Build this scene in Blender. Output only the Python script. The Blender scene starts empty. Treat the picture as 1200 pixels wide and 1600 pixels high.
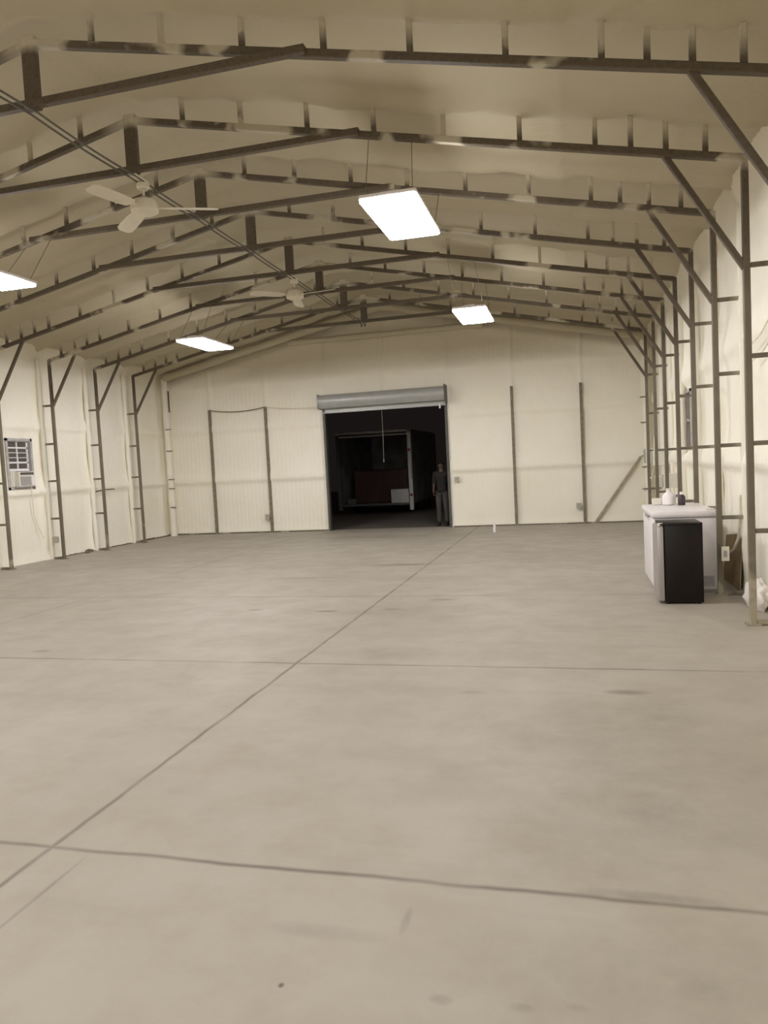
import bpy, bmesh, math, random
from mathutils import Vector, Matrix, noise
random.seed(7)
C = bpy.context.scene.collection
# ------------------------------------------------------------------ place dimensions (metres)
CAMH = 1.626
XR = -4.478            # ridge line
XL, XC = -10.528, 1.543  # inner faces of left / right columns
HALF = 6.035
SL = 0.2146            # roof slope
ZT = 5.462             # frame apex
ZB = 4.928             # collar tie
ZE = 4.17
Y0, S = 5.769, 1.524   # first frame, frame spacing
WL, WR = -10.897, 1.913
YW = 18.377            # far wall
YB = -7.0              # wall behind the camera
DL, DR, DZ = -6.21, -2.99, 3.09
ROOF = 0.31            # foam underside above the lower chord

# ------------------------------------------------------------------ materials
def newmat(name):
    m = bpy.data.materials.new(name); m.use_nodes = True
    nt = m.node_tree; nt.nodes.clear()
    return m, nt
def N(nt, t, **k):
    n = nt.nodes.new(t)
    for a, b in k.items():
        if a == 'inp':
            for i, v in b.items(): n.inputs[i].default_value = v
        else: setattr(n, a, b)
    return n
def L(nt, a, b): nt.links.new(a, b)
def finish(nt, col, rough=.6, metal=0, bump=None, bstr=.3, bdist=.01, spec=.3):
    b = N(nt, 'ShaderNodeBsdfPrincipled'); o = N(nt, 'ShaderNodeOutputMaterial')
    b.inputs['Roughness'].default_value = rough if not hasattr(rough, 'links') else .5
    if hasattr(rough, 'links'): L(nt, rough, b.inputs['Roughness'])
    b.inputs['Metallic'].default_value = metal
    b.inputs['Specular IOR Level'].default_value = spec
    if hasattr(col, 'links'): L(nt, col, b.inputs['Base Color'])
    else: b.inputs['Base Color'].default_value = (*col, 1)
    if bump is not None:
        bp = N(nt, 'ShaderNodeBump', inp={'Strength': bstr, 'Distance': bdist})
        L(nt, bump, bp.inputs['Height']); L(nt, bp.outputs[0], b.inputs['Normal'])
    L(nt, b.outputs[0], o.inputs[0])
    return b
def pos(nt): return N(nt, 'ShaderNodeNewGeometry').outputs['Position']
def noi(nt, vec, scale, detail=3, rough=.5):
    n = N(nt, 'ShaderNodeTexNoise', inp={'Scale': scale, 'Detail': detail, 'Roughness': rough})
    L(nt, vec, n.inputs['Vector']); return n.outputs['Fac']
def ramp(nt, fac, stops):
    r = N(nt, 'ShaderNodeValToRGB'); L(nt, fac, r.inputs[0]); e = r.color_ramp.elements
    while len(e) < len(stops): e.new(.5)
    for i, (p, c) in enumerate(stops): e[i].position = p; e[i].color = (*c, 1) if len(c) == 3 else c
    return r.outputs[0]
def M_(nt, op, a, b=None, c=None, clamp=False):
    n = N(nt, 'ShaderNodeMath', operation=op, use_clamp=clamp)
    for i, v in enumerate((a, b, c)):
        if v is None: continue
        if hasattr(v, 'links'): L(nt, v, n.inputs[i])
        else: n.inputs[i].default_value = v
    return n.outputs[0]
def mixc(nt, f, a, b):
    n = N(nt, 'ShaderNodeMix', data_type='RGBA')
    if hasattr(f, 'links'): L(nt, f, n.inputs[0])
    else: n.inputs[0].default_value = f
    for v, i in ((a, 6), (b, 7)):
        if hasattr(v, 'links'): L(nt, v, n.inputs[i])
        else: n.inputs[i].default_value = (*v, 1)
    return n.outputs[2]
def vmul(nt, vec, s):
    n = N(nt, 'ShaderNodeVectorMath', operation='MULTIPLY'); L(nt, vec, n.inputs[0]); n.inputs[1].default_value = s
    return n.outputs[0]

FOAM = (.88, .85, .76)
def foam_mat(name, tint=1.0, col=None, lap_shade=False):
    m, nt = newmat(name); p = pos(nt)
    b = col or FOAM
    a = tuple(x * tint for x in b)
    n1 = noi(nt, p, .9, 4); n2 = noi(nt, p, 14, 4, .6)
    c = ramp(nt, n1, [(.3, (a[0]*.96, a[1]*.945, a[2]*.91)), (.7, a)])
    c2 = mixc(nt, M_(nt, 'MULTIPLY', n2, .12), c, (a[0]*.72, a[1]*.66, a[2]*.52))
    if lap_shade:
        # yellower roof foam over the wall tops, plus painted light falloff above the lamps
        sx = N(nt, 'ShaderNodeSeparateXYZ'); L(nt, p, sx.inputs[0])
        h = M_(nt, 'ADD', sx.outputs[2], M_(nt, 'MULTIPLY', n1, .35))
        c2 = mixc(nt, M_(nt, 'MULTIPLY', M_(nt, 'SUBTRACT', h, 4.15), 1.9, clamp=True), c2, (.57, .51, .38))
    finish(nt, c2, .75, bump=n2, bstr=.35, bdist=.02, spec=.15)
    return m
def simple(name, col, rough=.5, metal=0, ns=20, var=.12, bstr=.0, spec=.35):
    m, nt = newmat(name); p = pos(nt); n = noi(nt, p, ns, 3)
    c = ramp(nt, n, [(.3, tuple(x*(1-var) for x in col)), (.7, tuple(min(1, x*(1+var)) for x in col))])
    finish(nt, c, rough, metal, bump=n if bstr else None, bstr=bstr, spec=spec)
    return m
MT = {}
MT['foam'] = foam_mat('spray_foam', lap_shade=True)
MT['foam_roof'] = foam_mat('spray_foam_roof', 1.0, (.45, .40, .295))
def steel():
    """dark primer steel with patches of overspray foam; more of it close to the foam walls and roof"""
    m, nt = newmat('primed_steel'); p = pos(nt)
    sx = N(nt, 'ShaderNodeSeparateXYZ'); L(nt, p, sx.inputs[0]); x, y, z = sx.outputs
    ax = M_(nt, 'ABSOLUTE', M_(nt, 'SUBTRACT', x, XR))
    roofz = M_(nt, 'SUBTRACT', ZT, M_(nt, 'MULTIPLY', ax, SL))
    dr = M_(nt, 'SUBTRACT', z, roofz)                 # height above the lower chord
    a1 = M_(nt, 'MULTIPLY', M_(nt, 'SUBTRACT', dr, .07), 6.5, clamp=True)
    a2 = M_(nt, 'MULTIPLY', M_(nt, 'SUBTRACT', ax, HALF + .14), 6.0, clamp=True)
    a3 = M_(nt, 'MULTIPLY', M_(nt, 'SUBTRACT', .35, ax), 4.0, clamp=True)
    a3 = M_(nt, 'MULTIPLY', a3, M_(nt, 'MULTIPLY', M_(nt, 'ADD', dr, .09), 12, clamp=True))
    near = M_(nt, 'MAXIMUM', M_(nt, 'MAXIMUM', a1, a2), a3)
    n = noi(nt, p, 1.7, 3, .55)
    patch = M_(nt, 'MULTIPLY', M_(nt, 'SUBTRACT', n, .545), 16, clamp=True)
    # loose patches belong to the chord tubes under the roof and the columns
    chord = M_(nt, 'MULTIPLY', M_(nt, 'ADD', dr, .12), 12, clamp=True)
    low = M_(nt, 'MULTIPLY', M_(nt, 'SUBTRACT', .75, z), 3, clamp=True)
    patch = M_(nt, 'MULTIPLY', patch, M_(nt, 'MAXIMUM', chord, M_(nt, 'MULTIPLY', low, .7)))
    n3 = noi(nt, p, 9, 3)
    near = M_(nt, 'MULTIPLY', near, M_(nt, 'ADD', .55, M_(nt, 'MULTIPLY', n3, .8)), clamp=True)
    f = M_(nt, 'MAXIMUM', near, M_(nt, 'MULTIPLY', patch, .9), clamp=True)
    n4 = noi(nt, p, 30, 3)
    base = ramp(nt, n4, [(.3, (.078, .060, .040)), (.7, (.112, .088, .060))])
    # columns are dusted with overspray below the knee braces
    dust = M_(nt, 'MULTIPLY', M_(nt, 'SUBTRACT', 3.6, z), 1.5, clamp=True)
    dust = M_(nt, 'MULTIPLY', dust, M_(nt, 'ADD', .25, M_(nt, 'MULTIPLY', noi(nt, p, 2.6, 3), 1.1)), clamp=True)
    base = mixc(nt, dust, base, (.175, .152, .115))
    c = mixc(nt, f, base, (.47, .42, .32))
    finish(nt, c, .6, 0, bump=n4, bstr=.15, bdist=.004, spec=.3)
    return m
MT['steel'] = steel()
MT['foamtube'] = foam_mat('foam_coated_steel', .95, lap_shade=True)
MT['galv'] = simple('galvanized_sheet', (.40, .405, .39), .38, .15, 6, .06)
MT['dusty'] = simple('foam_dusted_steel', (.21, .18, .13), .7, 0, 14, .25)
MT['brace'] = simple('pale_dusty_brace', (.36, .315, .235), .7, 0, 14, .2)
MT['rope'] = simple('pull_rope', (.13, .12, .10), .8)
MT['galvd'] = simple('dark_track_steel', (.10, .095, .085), .5, .3)
MT['white'] = simple('white_enamel', (.80, .76, .78), .35, 0, 5, .03)
MT['offwhite'] = simple('offwhite_plastic', (.70, .67, .60), .45, 0, 9, .05)
MT['fan'] = simple('fan_enamel', (.62, .57, .45), .5, 0, 7, .05)
MT['grey'] = simple('grey_plastic', (.36, .34, .35), .5)
MT['black'] = simple('black_enamel', (.0075, .005, .0045), .42, 0, 8, .2, spec=.25)
MT['silver'] = simple('silver_door', (.40, .375, .37), .35, .3, 5, .04)
MT['glassdark'] = simple('night_window_glass', (.11, .098, .088), .25, 0, 3, .1)
MT['flash'] = simple('window_flashing', (.44, .42, .41), .5, .0, 8, .15)
MT['flashR'] = simple('window_board', (.24, .20, .175), .6, 0, 4, .1)
MT['cable'] = simple('dark_cable', (.10, .085, .065), .6)
MT['wire'] = simple('thin_wire', (.16, .135, .10), .5)
MT['card'] = simple('brown_sheet', (.30, .235, .145), .8, 0, 6, .2, .2)
MT['bag'] = simple('white_plastic_bag', (.82, .78, .75), .5, 0, 12, .05, .2)
MT['hose'] = simple('pale_hose', (.72, .66, .54), .5)
MT['box'] = simple('outlet_box', (.42, .40, .33), .5, .2)
MT['debris'] = simple('dark_foam_scraps', (.16, .13, .085), .9, 0, 30, .3)
MT['shirt'] = simple('dark_shirt', (.018, .016, .016), .9)
MT['jeans'] = simple('grey_trousers', (.062, .056, .052), .9)
MT['shoe'] = simple('dark_shoes', (.03, .02, .018), .6)
MT['skin'] = simple('skin', (.10, .062, .045), .55)
MT['hair'] = simple('dark_hair', (.02, .015, .012), .8)
MT['trailerw'] = simple('trailer_white', (.55, .53, .51), .4)
MT['trailerd'] = simple('trailer_lining', (.22, .20, .19), .7, 0, 2, .3)
MT['trailerp'] = simple('shaded_trailer_post', (.10, .095, .09), .6)  # trailer white darkened: shade painted into the left rear post
MT['red'] = simple('dark_red_cover', (.050, .020, .018), .7, 0, 3, .3)
MT['rubber'] = simple('tyre_rubber', (.015, .014, .013), .8)
MT['lens'] = simple('red_lens', (.25, .01, .01), .3)

def diffuser():
    m, nt = newmat('lamp_diffuser')
    # batwing lens: sends more light sideways than straight down
    ge = N(nt, 'ShaderNodeNewGeometry'); dt = N(nt, 'ShaderNodeVectorMath', operation='DOT_PRODUCT')
    L(nt, ge.outputs['Incoming'], dt.inputs[0]); dt.inputs[1].default_value = (0, 0, -1)
    cs = M_(nt, 'MAXIMUM', dt.outputs['Value'], 0.0)
    k = M_(nt, 'ADD', .5, M_(nt, 'MULTIPLY', M_(nt, 'SUBTRACT', 1.0, cs), 2.2))
    e = N(nt, 'ShaderNodeEmission'); L(nt, M_(nt, 'MULTIPLY', k, 21.5), e.inputs['Strength']); e.inputs[0].default_value = (1, .985, .985, 1)
    o = N(nt, 'ShaderNodeOutputMaterial'); L(nt, e.outputs[0], o.inputs[0]); return m
MT['lamp'] = diffuser()

def floor_mat():
    m, nt = newmat('polished_concrete'); p = pos(nt)
    sx = N(nt, 'ShaderNodeSeparateXYZ'); L(nt, p, sx.inputs[0]); x, y, z = sx.outputs
    n1 = noi(nt, p, .45, 5, .6); n2 = noi(nt, p, 2.2, 5, .65); n3 = noi(nt, p, 40, 3)
    st = noi(nt, vmul(nt, p, (.6, 2.2, 1)), 1.1, 4, .6)
    c = ramp(nt, n1, [(.3, (.36, .325, .27)), (.5, (.40, .365, .31)), (.72, (.43, .40, .345))])
    c = mixc(nt, M_(nt, 'MULTIPLY', M_(nt, 'SUBTRACT', n2, .42), 1.6, clamp=True), c, (.325, .28, .225))
    c = mixc(nt, M_(nt, 'MULTIPLY', M_(nt, 'SUBTRACT', st, .55), 1.8, clamp=True), c, (.30, .27, .225))
    # saw-cut joints every ten feet
    wob = M_(nt, 'MULTIPLY', M_(nt, 'SUBTRACT', noi(nt, p, 3, 2), .5), .03)
    brk = M_(nt, 'MULTIPLY', M_(nt, 'SUBTRACT', noi(nt, p, 1.3, 3), .30), 4, clamp=True)
    tot = None
    def line(co, at, w, k):
        d = M_(nt, 'ABSOLUTE', M_(nt, 'SUBTRACT', M_(nt, 'ADD', co, wob), at))
        return M_(nt, 'MULTIPLY', M_(nt, 'SUBTRACT', 1.0, M_(nt, 'DIVIDE', d, w), clamp=True), k)
    for co, at, w, k in ((x, -2.312, .022, .8), (x, -6.571, .016, .6), (y, 2.713, .022, .75), (y, 5.747, .028, .6),
                         (y, 8.848, .022, .55), (y, 11.75, .03, .3), (y, 14.9, .03, .25), (y, -.33, .02, .8)):
        l = line(co, at, w, k); tot = l if tot is None else M_(nt, 'MAXIMUM', tot, l)
    tot = M_(nt, 'MULTIPLY', tot, M_(nt, 'ADD', .35, M_(nt, 'MULTIPLY', brk, .65)))
    c = mixc(nt, tot, c, (.075, .06, .045))
    # tyre smears and damp stains, each where it lies
    stains = [(-2.78, 7.91, .17, .07, .55), (-3.71, 7.99, .12, .06, .45), (-2.04, 8.02, .13, .08, .4), (-1.56, 8.59, .22, .06, .5),
              (-2.75, 11.65, .7, .16, .5), (.31, 5.18, .18, .07, .5), (-5.06, 6.01, .12, .07, .4), (-.73, 5.09, .12, .05, .25),
              (.32, 3.45, .26, .30, .3), (-.95, 2.07, .012, .014, .8), (-.44, 2.1, .05, .03, .35), (-.20, 2.11, .06, .03, .35), (-.04, 2.14, .05, .03, .3),
              (.33, 2.27, .18, .10, .28), (-.63, 2.46, .02, .10, .25), (-.9, 2.35, .25, .05, .18), (-2.1, 2.36, .014, .35, .35), (.15, 4.2, .9, .9, .16), (.1, 3.0, .7, .5, .14), (-4.6, 16.4, 1.6, .5, .28),
              (-1.4, 6.1, .9, .25, .12), (.5, 3.6, 1.6, 1.3, .15), (.3, 2.2, 1.0, .5, .18), (.45, 4.7, .35, .5, .18), (-3.9, 10.4, .8, .1, .25), (-1.9, 8.0, .9, .9, .12), (.2, 2.75, .35, .05, .35),
              (-3.2, 5.3, .35, .35, .10)]
    dn = noi(nt, p, 7, 4, .7)
    stot = None
    for cx, cy, rx, ry, k in stains:
        a = M_(nt, 'DIVIDE', M_(nt, 'SUBTRACT', x, cx), rx); b = M_(nt, 'DIVIDE', M_(nt, 'SUBTRACT', y, cy), ry)
        d = M_(nt, 'ADD', M_(nt, 'MULTIPLY', a, a), M_(nt, 'MULTIPLY', b, b))
        f = M_(nt, 'MULTIPLY', M_(nt, 'SUBTRACT', 1.0, d, clamp=True), k)
        stot = f if stot is None else M_(nt, 'MAXIMUM', stot, f)
    stot = M_(nt, 'MULTIPLY', stot, M_(nt, 'MULTIPLY', dn, 2.0), clamp=True)
    c = mixc(nt, stot, c, (.12, .10, .08))
    rg = ramp(nt, n2, [(.3, (.52,)*3), (.7, (.68,)*3)])
    finish(nt, c, rg, bump=n3, bstr=.08, bdist=.004, spec=.35)
    return m
MT['floor'] = floor_mat()
MT['gravel'] = simple('dark_gravel', (.15, .128, .108), .95, 0, 60, .5, .4)

# ------------------------------------------------------------------ mesh helpers
class MB:
    def __init__(s): s.bm = bmesh.new()
    def box(s, a, b, bev=0):
        bm = bmesh.new(); bmesh.ops.create_cube(bm, size=1)
        a = Vector(a); b = Vector(b); c = (a+b)/2; d = b-a
        for v in bm.verts: v.co = Vector((v.co.x*d.x+c.x, v.co.y*d.y+c.y, v.co.z*d.z+c.z))
        if bev: bmesh.ops.bevel(bm, geom=bm.edges[:], offset=bev, segments=2, affect='EDGES', profile=.5)
        s.add(bm); return s
    def add(s, bm, mat=None):
        if mat: bmesh.ops.transform(bm, matrix=mat, verts=bm.verts)
        me = bpy.data.meshes.new('t'); bm.to_mesh(me); bm.free(); s.bm.from_mesh(me); bpy.data.meshes.remove(me)
    def beam(s, p, q, w, h, up=(0, 0, 1), bev=.006):
        """square tube from p to q; w across, h along up"""
        p = Vector(p); q = Vector(q); d = q-p; z = d.normalized(); u = Vector(up)
        x = z.cross(u)
        if x.length < 1e-4: x = z.cross(Vector((0, 1, 0)))
        x.normalize(); y = x.cross(z)
        bm = bmesh.new(); bmesh.ops.create_cube(bm, size=1)
        for v in bm.verts: v.co = Vector((v.co.x*w, v.co.y*h, v.co.z*d.length))
        if bev: bmesh.ops.bevel(bm, geom=bm.edges[:], offset=bev, segments=1, affect='EDGES')
        m = Matrix((x, y, z)).transposed().to_4x4(); m.translation = (p+q)/2
        s.add(bm, m); return s
    def tube(s, pts, r, n=10, cap=True):
        pts = [Vector(p) for p in pts]; rs = r if isinstance(r, (list, tuple)) else [r]*len(pts)
        rings = []; prev = None
        for i, p in enumerate(pts):
            t = (pts[min(i+1, len(pts)-1)]-pts[max(i-1, 0)]).normalized()
            if prev is None: x = t.orthogonal().normalized()
            else: x = (prev - t*prev.dot(t)).normalized()
            prev = x; y = t.cross(x)
            rings.append([s.bm.verts.new(p+(x*math.cos(2*math.pi*k/n)+y*math.sin(2*math.pi*k/n))*rs[i]) for k in range(n)])
        for a, b in zip(rings, rings[1:]):
            for k in range(n): s.bm.faces.new((a[k], a[(k+1) % n], b[(k+1) % n], b[k]))
        if cap: s.bm.faces.new(rings[0][::-1]); s.bm.faces.new(rings[-1])
        return s
    def lathe(s, prof, c, n=24, axis='z'):
        """prof: (radius, height) list"""
        c = Vector(c); rings = []
        for r, h in prof:
            ring = []
            for k in range(n):
                a = 2*math.pi*k/n; u, v = max(r, 1e-4)*math.cos(a), max(r, 1e-4)*math.sin(a)
                ring.append(s.bm.verts.new(c+(Vector((u, v, h)) if axis == 'z' else Vector((h, u, v)) if axis == 'x' else Vector((v, h, u)))))
            rings.append(ring)
        for a, b in zip(rings, rings[1:]):
            for k in range(n): s.bm.faces.new((a[k], a[(k+1) % n], b[(k+1) % n], b[k]))
        s.bm.faces.new(rings[0][::-1]); s.bm.faces.new(rings[-1]); return s
    def prism(s, poly, y0, y1, axis='y'):
        f = (lambda a, b, t: (a, t, b)) if axis == 'y' else (lambda a, b, t: (t, a, b)) if axis == 'x' else (lambda a, b, t: (a, b, t))
        A = [s.bm.verts.new(f(a, b, y0)) for a, b in poly]; B = [s.bm.verts.new(f(a, b, y1)) for a, b in poly]
        n = len(poly)
        for k in range(n): s.bm.faces.new((A[k], A[(k+1) % n], B[(k+1) % n], B[k]))
        s.bm.faces.new(A[::-1]); s.bm.faces.new(B); return s
    def build(s, name, mat, parent=None, smooth=False, sharp=35):
        bmesh.ops.recalc_face_normals(s.bm, faces=s.bm.faces)
        me = bpy.data.meshes.new(name); s.bm.to_mesh(me); s.bm.free()
        o = bpy.data.objects.new(name, me); C.objects.link(o); me.materials.append(MT[mat])
        if smooth:
            for f in me.polygons: f.use_smooth = True
            me.set_sharp_from_angle(angle=math.radians(sharp))
        if parent:
            o.parent = parent
            if parent.rotation_euler.z == 0:
                off = Vector(); q = parent
                while q: off += q.location; q = q.parent
                me.transform(Matrix.Translation(-off))
        return o
def empty(name, loc=(0, 0, 0)):
    o = bpy.data.objects.new(name, None); C.objects.link(o); o.location = loc; o.empty_display_size = .2; return o
def tag(o, label=None, cat=None, group=None, kind=None):
    if label: o['label'] = label
    if cat: o['category'] = cat
    if group: o['group'] = group
    if kind: o['kind'] = kind
    return o
def copy_tree(o, parent=None, off=(0, 0, 0)):
    c = o.copy(); C.objects.link(c)
    if parent: c.parent = parent
    else: c.location = o.location + Vector(off)
    for ch in list(o.children): copy_tree(ch, c)
    return c

# ------------------------------------------------------------------ foam envelope
def g(d, s): return math.exp(-(d/s)**2)
def girt(z):
    """foam swelling over the horizontal girts: long slope above, quick undercut below"""
    t = 0
    for zz, k in ((1.44, 1), (2.80, .75), (3.95, .4)):
        d = z-zz
        t += k*(.070*(g(d, .22) if d > 0 else g(d, .07)))
    t += .045*g(z, .12)      # heel of foam at the slab
    return t
def fy(y):
    return (y-Y0)/S
def frame_bulge(y, s=.10):
    n = round(fy(y)); n = max(-8, min(8, n))
    return g(y-(Y0+n*S), s)
def roof_z(x, y):
    a = abs(x-XR)
    a2 = math.sqrt(a*a+.01)
    z = ZT+ROOF+.05-SL*a2
    wob = noise.noise(Vector((x*1.1, y*1.1, 3)))*.03+noise.noise(Vector((x*4, y*4, 9)))*.012
    z -= .095*frame_bulge(y, .11)*(1+noise.noise(Vector((x*2.3, y, 1)))*.6)
    z -= .05*frame_bulge(y, .14)*g(a, .25)
    pr = ((a+.35) % 1.07)-.535
    z -= .018*g(pr, .05)
    return z+wob
def grid(name, nu, nv, fn, mat, kind=True, skip=None):
    vs = []; fs = []
    for j in range(nv+1):
        for i in range(nu+1): vs.append(fn(i/nu, j/nv))
    W = nu+1
    for j in range(nv):
        for i in range(nu):
            if skip and skip((i+.5)/nu, (j+.5)/nv): continue
            fs.append((j*W+i, j*W+i+1, (j+1)*W+i+1, (j+1)*W+i))
    me = bpy.data.meshes.new(name); me.from_pydata(vs, [], fs); me.validate()
    bm = bmesh.new(); bm.from_mesh(me)
    bmesh.ops.delete(bm, geom=[v for v in bm.verts if not v.link_faces], context='VERTS'); bm.to_mesh(me); bm.free()
    o = bpy.data.objects.new(name, me); C.objects.link(o); me.materials.append(MT[mat])
    for f in me.polygons: f.use_smooth = True
    if kind: o['kind'] = 'structure'
    return o
def solidify(o, th):
    m = o.modifiers.new('thickness', 'SOLIDIFY'); m.thickness = th; m.offset = 1
    return o
# floor
f = MB().box((WL-.25, YB-.2, -.2), (WR+.25, YW+.18, 0)).build('floor', 'floor'); f['kind'] = 'structure'
ap = MB().box((-30, YW+.18, -.25), (20, 50, -.02)).build('ground', 'gravel'); ap['kind'] = 'structure'
# ceiling
def cfn(u, v):
    x = WL-.1+(WR-WL+.2)*u; y = YB-.1+(YW+.15-YB)*v
    return (x, y, roof_z(x, y))
ce = grid('ceiling', 230, 430, cfn, 'foam_roof'); m_ = ce.modifiers.new('thickness', 'SOLIDIFY'); m_.thickness = .12; m_.offset = 1
# side walls
LWIN = (12.38, 13.12, 1.52, 2.56); RWIN = (12.92, 13.78, 1.64, 2.63)
def wall_side(name, sgn, X, win):
    def fn(u, v):
        y = YB-.1+(YW+.15-YB)*u; z = 4.56*v - .02
        d = girt(z)+.055*frame_bulge(y, .12)*(.6+.8*noise.noise(Vector((y, z*1.6, sgn)))+.2)
        d += noise.noise(Vector((y*1.3, z*1.3, 5*sgn)))*.02+noise.noise(Vector((y*5, z*5, 2*sgn)))*.007
        d += .006*math.sin(y*2*math.pi/.115)
        d += .9*max(0, (z-4.05))**2        # cove under the eave
        wy = max(win[0]-y, y-win[1], 0); wz = max(win[2]-z, z-win[3], 0)
        if max(wy, wz) < .06: d *= .3
        return (X-sgn*d, y, z)
    def skip(u, v):
        y = YB-.1+(YW+.15-YB)*u; z = 4.56*v-.02
        return win[0]+.02 < y < win[1]-.02 and win[2]+.02 < z < win[3]-.02
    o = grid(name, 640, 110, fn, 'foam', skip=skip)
    return o
wall_side('wall_left', -1, WL, LWIN)
wall_side('wall_right', 1, WR, RWIN)
POSTS = (-9.458, -7.834, -1.374, .251)
RIBS = (-9.458, -7.834, -6.20, -4.60, -2.98, -1.374, .251)
def wall_end(name, Y, sgn, door):
    def fn(u, v):
        x = WL-.1+(WR-WL+.2)*u
        top = roof_z(x, Y-.3*sgn)+.05 if True else 0
        z = -.02+(top+.02)*v
        d = girt(z)*.9
        for r in RIBS:
            k = .035 if z > 3.3 else .015
            d += k*g(x-r, .045)
        d += .05*g(z-(top-.45), .15)
        d += .0035*math.sin(x*2*math.pi/.115)*(1 if x < -6.3 or x > -1.3 else .4)
        d += noise.noise(Vector((x*1.2, z*1.2, 11)))*.018+noise.noise(Vector((x*5, z*5, 4)))*.006
        if door:
            dd = max(DL-x, x-DR, z-DZ)
            if dd < .12: d *= max(0, dd)/.12*.9+.1
        return (x, Y-sgn*d, z)
    def skip(u, v):
        x = WL-.1+(WR-WL+.2)*u; z = 5.4*v
        return False
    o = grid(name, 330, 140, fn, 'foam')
    return o
# the far wall is three sheets round the doorway
def far_piece(x0, x1, z0, z1f, nu, nv):
    vs = []; fs = []
    for j in range(nv+1):
        for i in range(nu+1):
            x = x0+(x1-x0)*i/nu; top = roof_z(x, YW-.3)+.1; z1 = top if z1f is None else z1f
            z = z0+(z1-z0)*j/nv
            d = girt(z)*.9
            for r in RIBS:
                d += (.035 if z > 3.3 else .012)*g(x-r, .045)
            d += .05*g(z-(top-.5), .13)
            d += .0065*math.sin(x*2*math.pi/.115)*(1 if x < -6.3 else .5)
            d += noise.noise(Vector((x*1.2, z*1.2, 11)))*.018+noise.noise(Vector((x*5, z*5, 4)))*.006
            dd = max(DL-x, x-DR, z-DZ)
            if dd < .12: d *= max(0, dd)/.12*.9+.1
            vs.append((x, YW-d, z))
    W = nu+1
    for j in range(nv):
        for i in range(nu): fs.append((j*W+i, j*W+i+1, (j+1)*W+i+1, (j+1)*W+i))
    return vs, fs
bmw = bmesh.new()
for a in ((WL-.1, DL, -.02, DZ, 120, 80), (DR, WR+.1, -.02, DZ, 125, 80), (WL-.1, WR+.1, DZ, None, 330, 60)):
    vs, fs = far_piece(*a); me = bpy.data.meshes.new('t'); me.from_pydata(vs, [], fs); bmw.from_mesh(me); bpy.data.meshes.remove(me)
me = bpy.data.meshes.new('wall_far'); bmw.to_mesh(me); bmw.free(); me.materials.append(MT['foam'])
for p_ in me.polygons: p_.use_smooth = True
wf = bpy.data.objects.new('wall_far', me); C.objects.link(wf); wf['kind'] = 'structure'
# metal skin behind the far wall (night side) and door reveals
sk = MB(); sk.box((WL-.1, YW+.10, -.02), (DL-.06, YW+.15, 4.4)).box((DR+.06, YW+.10, -.02), (WR+.1, YW+.15, 4.4)).box((DL-.06, YW+.10, DZ+.04), (DR+.06, YW+.15, 4.4))
sk.prism([(WL-.1, 4.4), (WR+.1, 4.4), (XR, ZT+.3)], YW+.10, YW+.15)
sk = sk.build('trim_1', 'galvd'); sk['kind'] = 'structure'
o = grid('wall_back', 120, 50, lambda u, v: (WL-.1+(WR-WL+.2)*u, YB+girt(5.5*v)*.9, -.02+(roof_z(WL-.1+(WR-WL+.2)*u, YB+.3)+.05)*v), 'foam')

# door reveals
tr = MB().box((DL-.05, YW-.015, 0), (DL, YW+.16, DZ)).build('trim_2', 'galvd'); tr['kind'] = 'structure'
tr = MB().box((DR, YW-.015, 0), (DR+.05, YW+.16, DZ)).build('trim_3', 'offwhite'); tr['kind'] = 'structure'
# base channel
b = MB().box((WL+.05, YW-.10, 0), (DL-.06, YW-.03, .035)).build('baseboard_far_left', 'steel'); b['kind'] = 'structure'
b = MB().box((DR+.06, YW-.085, 0), (WR-.05, YW-.02, .03)).build('baseboard_far_right', 'steel'); b['kind'] = 'structure'
# jagged lower edge of the foam along the left wall
jb = MB()
for k in range(60):
    y = 13.5+k*.08
    jb.box((WL+.03, y, 0), (WL+.085+.02*random.random(), y+.075, .012+.03*random.random()*(1 if y > 16.5 else .4)))
b = jb.build('baseboard_left', 'debris'); b['kind'] = 'structure'

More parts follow.
